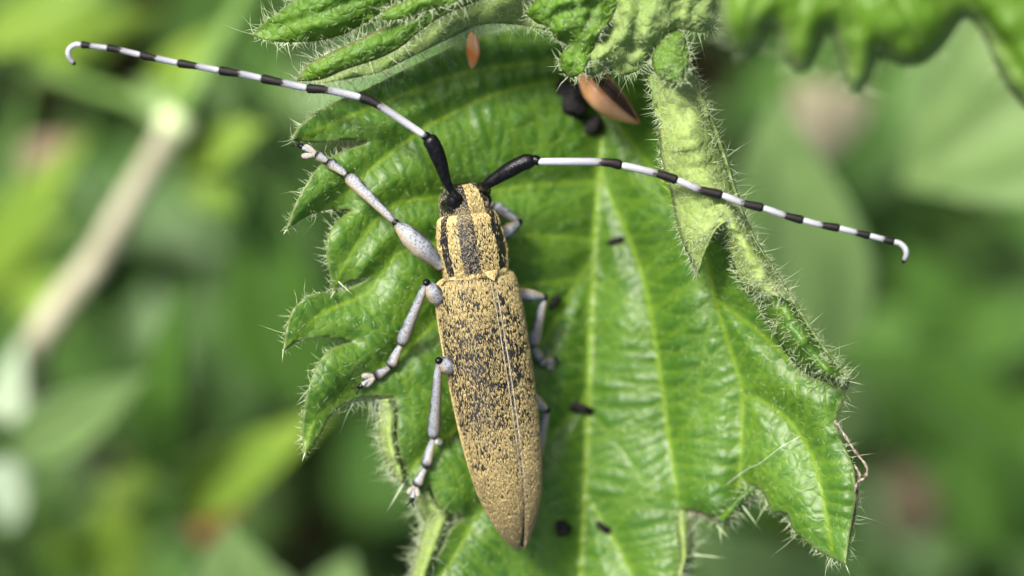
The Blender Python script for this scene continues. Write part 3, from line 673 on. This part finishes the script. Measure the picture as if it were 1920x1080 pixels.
# hairs of head and pronotum: golden middle and side stripes, grey-black bands between
R = []; d = []; tn = []; ln = []
for _ in range(15000):
    k = rng.uniform(2, 69); 
    i = int(k); y, a, bt, bb = sy[i]*(1-(k-i))+sy[i+1]*(k-i)
    if y > 513 or y < 346: continue
    ph = rng.uniform(-.5, math.pi+.5); c, s = math.cos(ph), math.sin(ph); p = .86
    def pt(l, yy=y): return B((a*pxc+l)*sgnpow(c, p), yy, ((bt if s > 0 else bb)*pxc+l)*sgnpow(s, p))
    x = abs(ph-math.pi/2)/(math.pi/2)                       # 0 on the back, 1 at the side
    q = pt(.001); nn = pt(.01)-q; nn /= np.linalg.norm(nn); la = np.cross(fw, nn); sd = 1 if c < 0 else -1
    wob = .05*noise.noise(Vector((y/20, c*4, 2)))
    gold = (x < .17+wob) or (.56+wob < x < .84) or (x > 1.04) or y > 507
    if y < 398: gold = x < .20 + wob
    if gold:
        tn.append(np.clip(.84+rng.normal()*.14, 0, 1)); ln.append(rng.uniform(.018, .034))
        d.append(-fw*.8+la*rng.normal()*.35+nn*abs(rng.normal())*.22+la*sd*.3*(x > .1))
    else:
        if rng.random() > ((.30 if c < 0 else .06) if (x < .56 and y > 385) else .10): continue
        tn.append(np.clip(.16+rng.normal()*.12, 0, 1)); ln.append(rng.uniform(.018, .032)); d.append(-fw*.6+la*rng.normal()*.8+nn*abs(rng.normal())*.2)
    R.append(q)
V, F, t = hairs(R, d, np.array(ln), .0021, tint=tn); tag(obj('pubescence', V, F, M['fuzz'], body, attrs={'tint': t}), kind='stuff')
# eyes
for sx in (-1, 1):
    V = []; n_, m_ = 16, 10
    for i in range(m_):
        th = math.pi*i/(m_-1)
        for j in range(n_):
            ph = 2*math.pi*j/n_; V.append(B(sx*(43*pxc+.014*math.sin(th)*math.cos(ph)), 381+14*math.cos(th), .015+.06*math.sin(th)*math.sin(ph)))
    F = [(i*n_+j, (i+1)*n_+j, (i+1)*n_+(j+1) % n_, i*n_+(j+1) % n_) for i in range(m_-1) for j in range(n_)]
    obj('eye', V, F, M['eye'], beetle)

# antennae: thick black scape, pedicel, then nine banded segments
def seta(path, n, mat, parent, L=.03, w_=.0009):
    p = np.asarray(path); i = rng.integers(0, len(p)-1, n); t = rng.random((n, 1)); R = p[i]*(1-t)+p[i+1]*t; T = p[i+1]-p[i]; T /= np.linalg.norm(T, axis=1)[:, None]
    d = rng.normal(size=(n, 3)); d -= T*(d*T).sum(1)[:, None]; d /= np.linalg.norm(d, axis=1)[:, None]
    V, F, _ = hairs(R, d*.8+T*.55, rng.uniform(L*.6, L*1.3, n), w_); tag(obj('setae', V, F, mat, parent), kind='stuff')
def antenna(base, scape, pedicel, bands, tip, label, zz):
    Lb = 14
    zt = np.linspace(*zz, 40); tot = len(bands)
    path = spline(np.array([np.array(base), *[np.array(q) for q in scape]]), 26); tt = np.linspace(0, 1, 26)
    rad = np.interp(tt, [0, .05, .13, .3, .62, .88, .97, 1], [.024, .026, .017, .026, .040, .039, .031, .022])
    V, F = tube(path, rad, 18); an = obj('antenna', V, F, M['black'], beetle); an['label'] = label
    V, F = tube(spline([np.array(base)-up*.03-fw*.004, np.array(base)-up*.004, np.array(base)+up*.012], 8), [.045, .044, .042, .040, .037, .034, .030, .022], 16); obj('socket', V, F, M['black'], an)
    seta(path, 90, M['black'], an, .05)
    kx = np.array(scape[-1]); pd = np.array(pedicel); dv = pd-kx; dv /= np.linalg.norm(dv)
    V, F = tube(spline([kx-dv*.01, kx+(pd-kx)*.5, pd+dv*.004], 8), [.02, .023, .024, .025, .024, .022, .021, .02], 14); obj('antenna_segment', V, F, M['black'], an)
    P0 = [pd]; allp = []
    for k, (wx, wy, bx, by) in enumerate(bands):
        z = zz[0]+(zz[1]-zz[0])*(k+1)/tot
        allp += [np.array(P(wx, wy, z)), np.array(P(bx, by, z))]
    pts = [pd]+allp
    for k in range(tot):
        a, b, c = pts[2*k], pts[2*k+1], pts[2*k+2]
        prev = pts[2*k-1] if k else a-(b-a)
        nxt = pts[2*k+3] if 2*k+3 < len(pts) else c+(c-b)
        full = spline([prev, a, b, c, nxt], 81)[20:61]; lw = np.linalg.norm(b-a)/(np.linalg.norm(b-a)+np.linalg.norm(c-b))
        r0 = .0208-.0062*k/tot; tt = np.linspace(0, 1, 41)
        rad = r0*np.interp(tt, [0, .04, .15, .5, .8, .96, 1], [.68, .86, .92, .95, 1.14, 1.2, .8])
        V, F = tube(full, rad, 14); nsg = 14; mi = []
        mi = [min(1, max(0, tt[i]*1.0+.02*math.sin(j*1.7+k))) for i in range(41) for j in range(nsg)]
        s = obj('antenna_segment', V, F, M['band'], an, attrs={'band': mi}); seta(full, 30 if k < 3 else 12, M['black'], an, .042 if k < 3 else .028, .0007)
    tp = [pts[-1]]+[np.array(P(x, y, zz[1]+dz)) for x, y, dz in tip]; path = spline(tp, 30); nsg = 12
    V, F = tube(path, np.interp(np.linspace(0, 1, 30), [0, .06, .6, .93, 1], [.010, .0138, .0138, .011, .004]), nsg)
    mi = [(.1 if i < 15 else .1+.5*(i-15)/14) for i in range(30) for j in range(nsg)]
    obj('antenna_segment', V, F, M['band'], an, attrs={'band': mi})
antenna(B(-33*pxc, 371, .085), [P(838, 342, -.09), P(826, 305, -.05), P(812, 272, -.02), P(801, 257, -.01)], P(796, 254, 0),
        [(711, 198, 676, 183), (614, 169, 575, 165), (529, 155, 490, 147), (448, 138, 411, 132), (368, 124, 333, 118), (291, 109, 263, 103), (225, 94, 201, 90), (169, 86, 153, 84)],
        [(141, 84, 0), (130, 92, 0), (128, 103, 0), (134, 114, -.01), (142, 121, -.01)], 'left banded antenna with a hooked tip', (0.0, .10))
antenna(B(30*pxc, 362, .085), [P(910, 348, -.10), P(940, 328, -.06), P(975, 308, -.03), P(1002, 299, -.02)], P(1010, 303, -.01),
        [(1128, 304, 1166, 310), (1230, 325, 1270, 338), (1311, 355, 1354, 366), (1393, 381, 1431, 390), (1472, 404, 1506, 413), (1541, 422, 1574, 428), (1606, 436, 1631, 442), (1658, 449, 1676, 453)],
        [(1688, 457, 0), (1697, 466, 0), (1699, 478, 0), (1692, 494, -.01)], 'right banded antenna reaching over the rolled leaf edge', (.02, .12))

# legs
def leg_attr(n, ns, ph, dark_end=.0, seed=0.0, dl=.07):
    """tawny lower edge, broken dark streak along one side, dark joint ends"""
    ta = []; st = []
    for i in range(n):
        for j in range(ns):
            a = 2*math.pi*j/ns; ta.append(.8*max(0, math.cos(a-ph))**5)
            k = max(0, math.cos(a-ph-2.3))**4*max(0, .7+1.6*noise.noise(Vector((i*.35, j*.5, seed))))*.9
            t = i/(n-1); st.append(min(1, k+max(0, 1-abs(t-1)/dl)*dark_end+max(0, 1-t/.06)*dark_end))
    return {'tawny': ta, 'streak': st}
def leg(label, hip, knee, tib, tarsi, claw, fr=.052, fmat=None):
    hip, knee, tib = np.array(hip), np.array(knee), np.array(tib); tarsi = [np.array(q) for q in tarsi]; claw = np.array(claw)
    L = np.linalg.norm(knee-hip); bow = np.array([0, 0, .10*L])
    path = spline([hip, (hip+knee)/2+bow, knee], 24); tt = np.linspace(0, 1, 24)
    V, F = tube(path, np.interp(tt, [0, .12, .45, .7, .92, 1], [.5*fr, .55*fr, fr, .92*fr, .52*fr, .3*fr]), 16); lg = obj('leg', V, F, M['legm'], beetle, attrs=leg_attr(24, 16, .6, .9, hip[0]*9)); lg['label'] = label
    d = tib-knee; d /= np.linalg.norm(d)
    V, F = tube(spline([knee-d*.016, knee, knee+d*.016], 8), [.010, .015, .018, .0195, .0195, .018, .015, .010], 12); obj('knee_joint', V, F, M['black'], lg)
    path = spline([knee+d*.006, (knee+tib)/2+np.array([0, 0, .012]), tib], 22); V, F = tube(path, np.interp(np.linspace(0, 1, 22), [0, .12, .5, .85, .97, 1], [.013, .0195, .026, .033, .033, .022]), 14)
    obj('tibia', V, F, M['legm'], lg, attrs=leg_attr(22, 14, .6, .9, hip[1]*9)); seta(path, 130, M['white'], lg, .036, .0008)
    V, F = tube(spline([tib-d*.01, tib+d*.002, tib+d*.012], 6), [.010, .017, .019, .019, .017, .010], 12); obj('ankle_joint', V, F, M['black'], lg)
    prev = tib+d*.008; W = [.028, .027, .027]
    for k, q in enumerate(tarsi):
        e = q-prev; l = np.linalg.norm(e); e = e/l; last = k == len(tarsi)-1
        sd = np.cross(e, [0, 0, 1.]); sd /= np.linalg.norm(sd)
        if not last:
            path = spline([prev, (prev+q)/2, q], 14); V, F = tube(path, np.interp(np.linspace(0, 1, 14), [0, .1, .5, .9, .98, 1], [.36*W[k], .52*W[k], .78*W[k], W[k]*1.08, W[k]*.9, .5*W[k]]), 14, flat=([0, 0, 1], .75))
            obj('tarsal_segment', V, F, M['legm'], lg, attrs=leg_attr(14, 14, .6, 1.3, k+hip[0], .26)); seta(path, 36, M['white'], lg, .03, .0007)
            V, F = tube([q-e*.008, q, q+e*.008], [.010, .015, .010], 10); obj('tarsal_joint', V, F, M['black'], lg)
            prev = q+e*.004
        else:                                               # bilobed pad
            for sg in (-1, 1):
                V, F = tube(spline([prev, prev+e*l*.45+sd*sg*.016, prev+e*l*.95+sd*sg*.027-np.array([0, 0, .006])], 14), np.interp(np.linspace(0, 1, 14), [0, .15, .7, .95, 1], [.008, .013, .0155, .011, .004]), 10, flat=([0, 0, 1], .7))
                obj('tarsal_lobe', V, F, M['legm'], lg, attrs=leg_attr(14, 10, 1.57, .0, sg*2.0))
            pc = prev+e*l*.25
    e = claw-pc; L = np.linalg.norm(e); e /= L; sd = np.cross(e, [0, 0, 1.]); sd /= np.linalg.norm(sd)
    path = spline([pc, pc+e*L*.4+np.array([0, 0, .014]), pc+e*L*.72+np.array([0, 0, .008])], 14); V, F = tube(path, np.interp(np.linspace(0, 1, 14), [0, .3, .85, 1], [.007, .010, .0135, .009]), 10)
    obj('claw_segment', V, F, [M['legm'], M['black']], lg, midx=[1 if i > 7 else 0 for i in range(13) for j in range(10)]+[0, 1])
    for sg in (-1, 1):
        a = path[-1]; V, F = tube(spline([a-e*.004, a+e*L*.18+sd*sg*.016+np.array([0, 0, .004]), a+e*L*.30+sd*sg*.024-np.array([0, 0, .016])], 10), np.linspace(.006, .0012, 10), 7); obj('claw', V, F, M['black'], lg)
oL = on_leaf
leg('left front leg stretched forward with a swollen thigh', B(-56*pxc, 489, -.06), P(742, 418, -.13), P(652, 330, -.16),
    [P(616, 303, -.17), P(594, 290, -.17), P(566, 282, -.17)], P(551, 266, -.19), fr=.056)
leg('left middle leg reaching sideways', B(-58*pxc, 563, -.10), P(800, 530, -.13), oL(753, 643, .07), [oL(731, 688, .035), oL(703, 706, .03), oL(680, 715, .03)], oL(663, 734, .02), fr=.044)
leg('left hind leg reaching backward', B(-56*pxc, 682, -.10), P(823, 676, -.16), oL(813, 818, .08), [oL(797, 876, .04), oL(780, 912, .035), oL(773, 930, .03)], oL(769, 950, .02), fr=.046)
leg('right front leg bent under the head', B(58*pxc, 465, -.08), oL(974, 417, .20), oL(928, 388, .12), [oL(905, 378, .05), oL(892, 368, .035), oL(884, 362, .03)], oL(878, 354, .02), fr=.036)
leg('right middle leg reaching down into the leaf fold', B(60*pxc, 555, -.08), oL(1021, 557, .20), oL(1000, 645, .10), [oL(1012, 672, .05), oL(1024, 682, .035), oL(1034, 680, .03)], oL(1048, 673, .02), fr=.036)
leg('right hind leg showing only its knee beside the wing cases', B(58*pxc, 730, -.09), oL(1026, 768, .20), oL(1006, 852, .08), [oL(1002, 885, .04), oL(1000, 905, .035), oL(1000, 915, .03)], oL(1000, 930, .02), fr=.04)

# ------------------------------------------------------------------ blurred plants behind
def blade_sheet(base, tip, width, teeth=0, fold=.15, droop=.1, roll=0.0, n=48, m=17, widest=.38, shape=1.0, depth=.16):
    """leaf blade from base to tip (world points), serrated when teeth > 0"""
    base, tip = np.array(base), np.array(tip); ax = tip-base; L = np.linalg.norm(ax); ax /= L
    sd = np.cross(ax, [0, 0, 1.]); sd /= np.linalg.norm(sd)+1e-9; upv = np.cross(sd, ax)
    c, s = math.cos(roll), math.sin(roll); sd, upv = sd*c+upv*s, upv*c-sd*s
    Vs = []; vein = []; rim = []
    for i in range(n):
        t = i/(n-1); e = math.log(.5)/math.log(widest); w_ = math.sin(math.pi*t**e)**shape if 0 < t < 1 else 0
        w_ = max(w_, .02)
        tt = (t*teeth) % 1.0; tooth = 1+(depth*(tt-.6) if teeth else 0)
        for j in range(m):
            u = -1+2*j/(m-1); au = abs(u); k = 1 if au < .7 else 1+(tooth-1)*(au-.7)/.3
            q = base+ax*L*t+sd*(u*w_*k*width*.5)+upv*(fold*width*.5*w_*au+droop*L*(t-t*t)*2-.02*width*math.cos(u*9)*w_)
            Vs.append(q); vein.append(max(math.exp(-(u/.06)**2), .6*(abs(math.sin(t*teeth*math.pi*.5+au*2.2)) < .12)) if teeth else math.exp(-(u/.1)**2)); rim.append(.5*(au > .97))
    F = [(i*m+j, i*m+j+1, (i+1)*m+j+1, (i+1)*m+j) for i in range(n-1) for j in range(m-1)]
    return np.array(Vs), F, vein, rim
def bg_plant(name, label, cat, leaves, mat, foot=None, group=None, stemmat='stemg', sr=.07):
    """leaves: list of (base px, tip px, width px, z base, z tip, teeth, roll); each hangs on a stalk down to the ground"""
    b0 = np.array(P(leaves[0][0][0], leaves[0][0][1], leaves[0][3])); f = np.array([b0[0]*1.25, b0[1]*1.25, GZ]) if foot is None else np.array([foot[0], foot[1], GZ])
    r = tag(empty(name, tuple(f)), label, cat, group)
    V, F = tube(spline([f-[0, 0, .3], f*.6+b0*.4+[.2, .1, 0], f*.2+b0*.8+[.1, 0, 0], b0], 20), np.linspace(sr*1.4, sr, 20), 9); obj('stem', V, F, M[stemmat], r)
    for (ba, ti, wd, zb_, zt, te, ro) in leaves:
        a, b = P(*ba, zb_), P(*ti, zt); V, F, ve, ri = blade_sheet(a, b, wd/384*(D-(zb_+zt)/2)/D, te, roll=ro)
        obj('leaf', V, F, [mat, mat], r, attrs={'vein': ve, 'rim': ri}, solid=.02)
        if np.linalg.norm(np.array(a)-b0) > .05:
            V, F = tube(spline([a, (np.array(a)+b0)/2-[0, 0, .3], b0-[0, 0, .05]], 12), .05, 8); obj('petiole', V, F, M[stemmat], r)
    return r
# diagonal tan stem with a pale node
r = tag(empty('dry_stem', tuple(np.array([-5.2, -3.6, GZ]))), 'tan stalk with a swollen pale node, leaning behind the left antenna', 'stem')
a, b = np.array(P(62, 690, -6.6)), np.array(P(330, 232, -5.6))
V, F = tube(spline([(-5.2, -3.6, GZ-.2), (-4.3, -1.8, -11), a, (a+b)/2, b], 50), np.interp(np.linspace(0, 1, 50), [0, .5, 1], [.15, .125, .10]), 12); obj('stalk', V, F, M['stem'], r)
V, F = tube(spline([b-(b-a)*.04, b, b+(b-a)*.05], 14), np.interp(np.linspace(0, 1, 14), [0, .3, .6, 1], [.08, .15, .16, .08]), 14); obj('node', V, F, M['node'], r)
c = np.array(P(452, 20, -5.2)); V, F = tube(spline([b, (b+c)/2, c, c+(c-b)*.6], 24), np.linspace(.09, .08, 24), 12); obj('stalk', V, F, M['stemg'], r)
for (ti, wd, zt) in [((250, 150), 70, -6), ((455, 150), 60, -5.9)]:
    V, F, ve, ri = blade_sheet(b, P(*ti, zt), wd/384*1.4); obj('leaf', V, F, M['bgpale'], r, attrs={'vein': ve, 'rim': ri}, solid=.02)
NL = ['nettle', 'nettle']
bg_plant('weed_plant', 'bright yellow green leaf clump beside the pale stem node', 'weed', [((345, 300), (500, 235), 95, -6, -5.6, 0, .2), ((350, 310), (440, 400), 85, -6, -6, 0, -.2), ((340, 300), (380, 210), 60, -6, -6, 0, 0)], M['bgyellow'])
bg_plant('grass_tuft', 'broad upright green blade below the tan stalk', 'grass', [((300, 900), (345, 520), 95, -6.5, -5, 0, .3), ((330, 920), (250, 980), 60, -6.5, -7, 0, .3)], M['bgleaf'])
bg_plant('weed_plant', 'pointed light green leaf crossing below the tan stalk', 'weed', [((20, 850), (275, 705), 120, -6, -5.2, 0, -.2), ((20, 850), (-120, 760), 120, -6, -5.5, 0, .2)], M['bgpale'])
bg_plant('weed_plant', 'whitish upright leaf at the foot of the tan stalk', 'weed', [((12, 985), (40, 630), 150, -7, -6, 0, .5)], M['bgwhite'])
bg_plant('nettle_plant', 'pale toothed nettle leaf under the chewed left leaf corner', 'nettle', [((500, 1300), (430, 985), 330, -5, -4.2, 9, .1), ((560, 1290), (660, 1040), 200, -5.4, -5, 8, 0)], M['bgpale'])
bg_plant('weed_plant', 'diagonal green leaf behind the chewed left corner', 'weed', [((330, 960), (620, 770), 110, -7, -6, 0, .1), ((330, 960), (180, 900), 90, -7, -7, 0, .1)], M['bgyellow'])
bg_plant('weed_plant', 'mid green broad leaf behind the left leaf teeth', 'weed', [((560, 760), (470, 330), 190, -7.5, -6.5, 0, .1), ((560, 760), (690, 560), 160, -7.5, -8, 0, 0)], M['bgleaf'])
bg_plant('grass_tuft', 'yellow green blades crossing behind the left antenna', 'grass', [((-60, 560), (170, 250), 110, -8, -7, 0, .2), ((-60, 560), (130, 400), 90, -8, -8, 0, .2), ((60, 130), (300, 20), 110, -8, -7, 0, .1)], M['bgyellow'])
bg_plant('grass_tuft', 'pale green blades behind the left antenna tip', 'grass', [((-40, 90), (240, -60), 100, -7, -6.5, 0, .1), ((280, 200), (430, 40), 90, -6.4, -6, 0, .1)], M['bgyellow'])
bg_plant('nettle_plant', 'big pale toothed nettle leaf beyond the right antenna', 'nettle', [((2120, 60), (1690, 350), 420, -4.6, -5.6, 11, -.15), ((2130, 80), (2200, 420), 260, -4.6, -5, 8, .2)], M['bgpale'], foot=(9, 3))
bg_plant('weed_plant', 'smooth mid green leaf behind the rolled edge of the big leaf', 'weed', [((1500, 700), (1450, 180), 300, -5.6, -4.6, 0, .1), ((1500, 720), (1640, 820), 160, -5.6, -6.2, 0, .1)], M['bgpale'])
bg_plant('weed_plant', 'dim green leaf behind the middle of the right margin', 'weed', [((1900, 860), (1560, 640), 220, -8.5, -8, 0, 0), ((1900, 860), (1760, 1040), 190, -8.5, -8, 0, 0), ((1900, 870), (2050, 700), 180, -8.5, -8, 0, .1)], M['bgleaf'])
bg_plant('weed_plant', 'light green leaf behind the chewed lower edge', 'weed', [((1560, 1240), (1300, 985), 260, -6, -5.2, 0, .1), ((1560, 1240), (1760, 1090), 200, -6, -5.6, 0, -.1)], M['bgpale'])
bg_plant('weed_plant', 'olive green leaf beyond the lower right leaf point', 'weed', [((1960, 1010), (1720, 850), 170, -8, -7.5, 0, 0), ((1960, 1010), (1860, 800), 120, -8, -7, 0, 0)], M['bgleaf'])
bg_plant('weed_plant', 'light yellow green leaf low between the tan stalk and the chewed left corner', 'weed', [((190, 1060), (330, 830), 120, -9, -8, 0, .1), ((190, 1060), (90, 1000), 110, -9, -8.5, 0, .1), ((190, 1060), (300, 1075), 90, -9, -8.5, 0, .1)], M['bgyellow'])
bg_plant('weed_plant', 'fresh yellow green leaf pair left of the tan stalk', 'weed', [((30, 520), (140, 620), 110, -9.5, -9, 0, .1), ((30, 520), (60, 380), 100, -9.5, -9, 0, .2)], M['bgyellow'])
bg_plant('grass_tuft', 'pale grass blades slanting behind the foremost young tooth', 'grass', [((560, 330), (400, 60), 70, -7.5, -6, 0, .2), ((540, 340), (300, 120), 60, -7.5, -7, 0, .1), ((560, 330), (540, 90), 60, -7.5, -7, 0, .2)], M['bgpale'])
bg_plant('weed_plant', 'dusky green leaf under the hooked right antenna tip', 'weed', [((1800, 640), (1690, 460), 130, -10, -9.5, 0, .1), ((1800, 640), (1930, 560), 140, -10, -9.5, 0, .1)], M['bgleaf'])
for nm, lab, c_, rx, z_, mt, tp in [('dead_leaf', 'withered pinkish brown leaf behind the right antenna', (1575, 270), 190, -8.6, 'pink', (1490, 150)), ('dead_leaf', 'orange withered leaf low behind the chewed left corner', (360, 990), 90, -8.4, 'straw2', (455, 940)),
                                ('dead_leaf', 'dull brown withered leaf beyond the lower right leaf point', (1750, 1000), 190, -12, 'mould', (1660, 860)), ('dead_leaf', 'tan withered leaf low behind the left antenna tip', (60, 330), 110, -11, 'straw', (140, 260))]:
    bp = np.array(P(*c_, z_)); f = (bp[0]*1.2, bp[1]*1.2, GZ); r = tag(empty(nm, f), lab, 'dead leaf')
    V, F = tube(spline([np.array(f)-[0, 0, .2], (np.array(f)+bp)/2+[.3, 0, 0], bp], 14), .05, 8); obj('stem', V, F, M['stem'], r)
    V, F, ve, ri = blade_sheet(bp, P(*tp, z_+.3), rx/384*1.6, fold=.4, droop=.2); obj('leaf', V, F, M[mt], r, solid=.02)
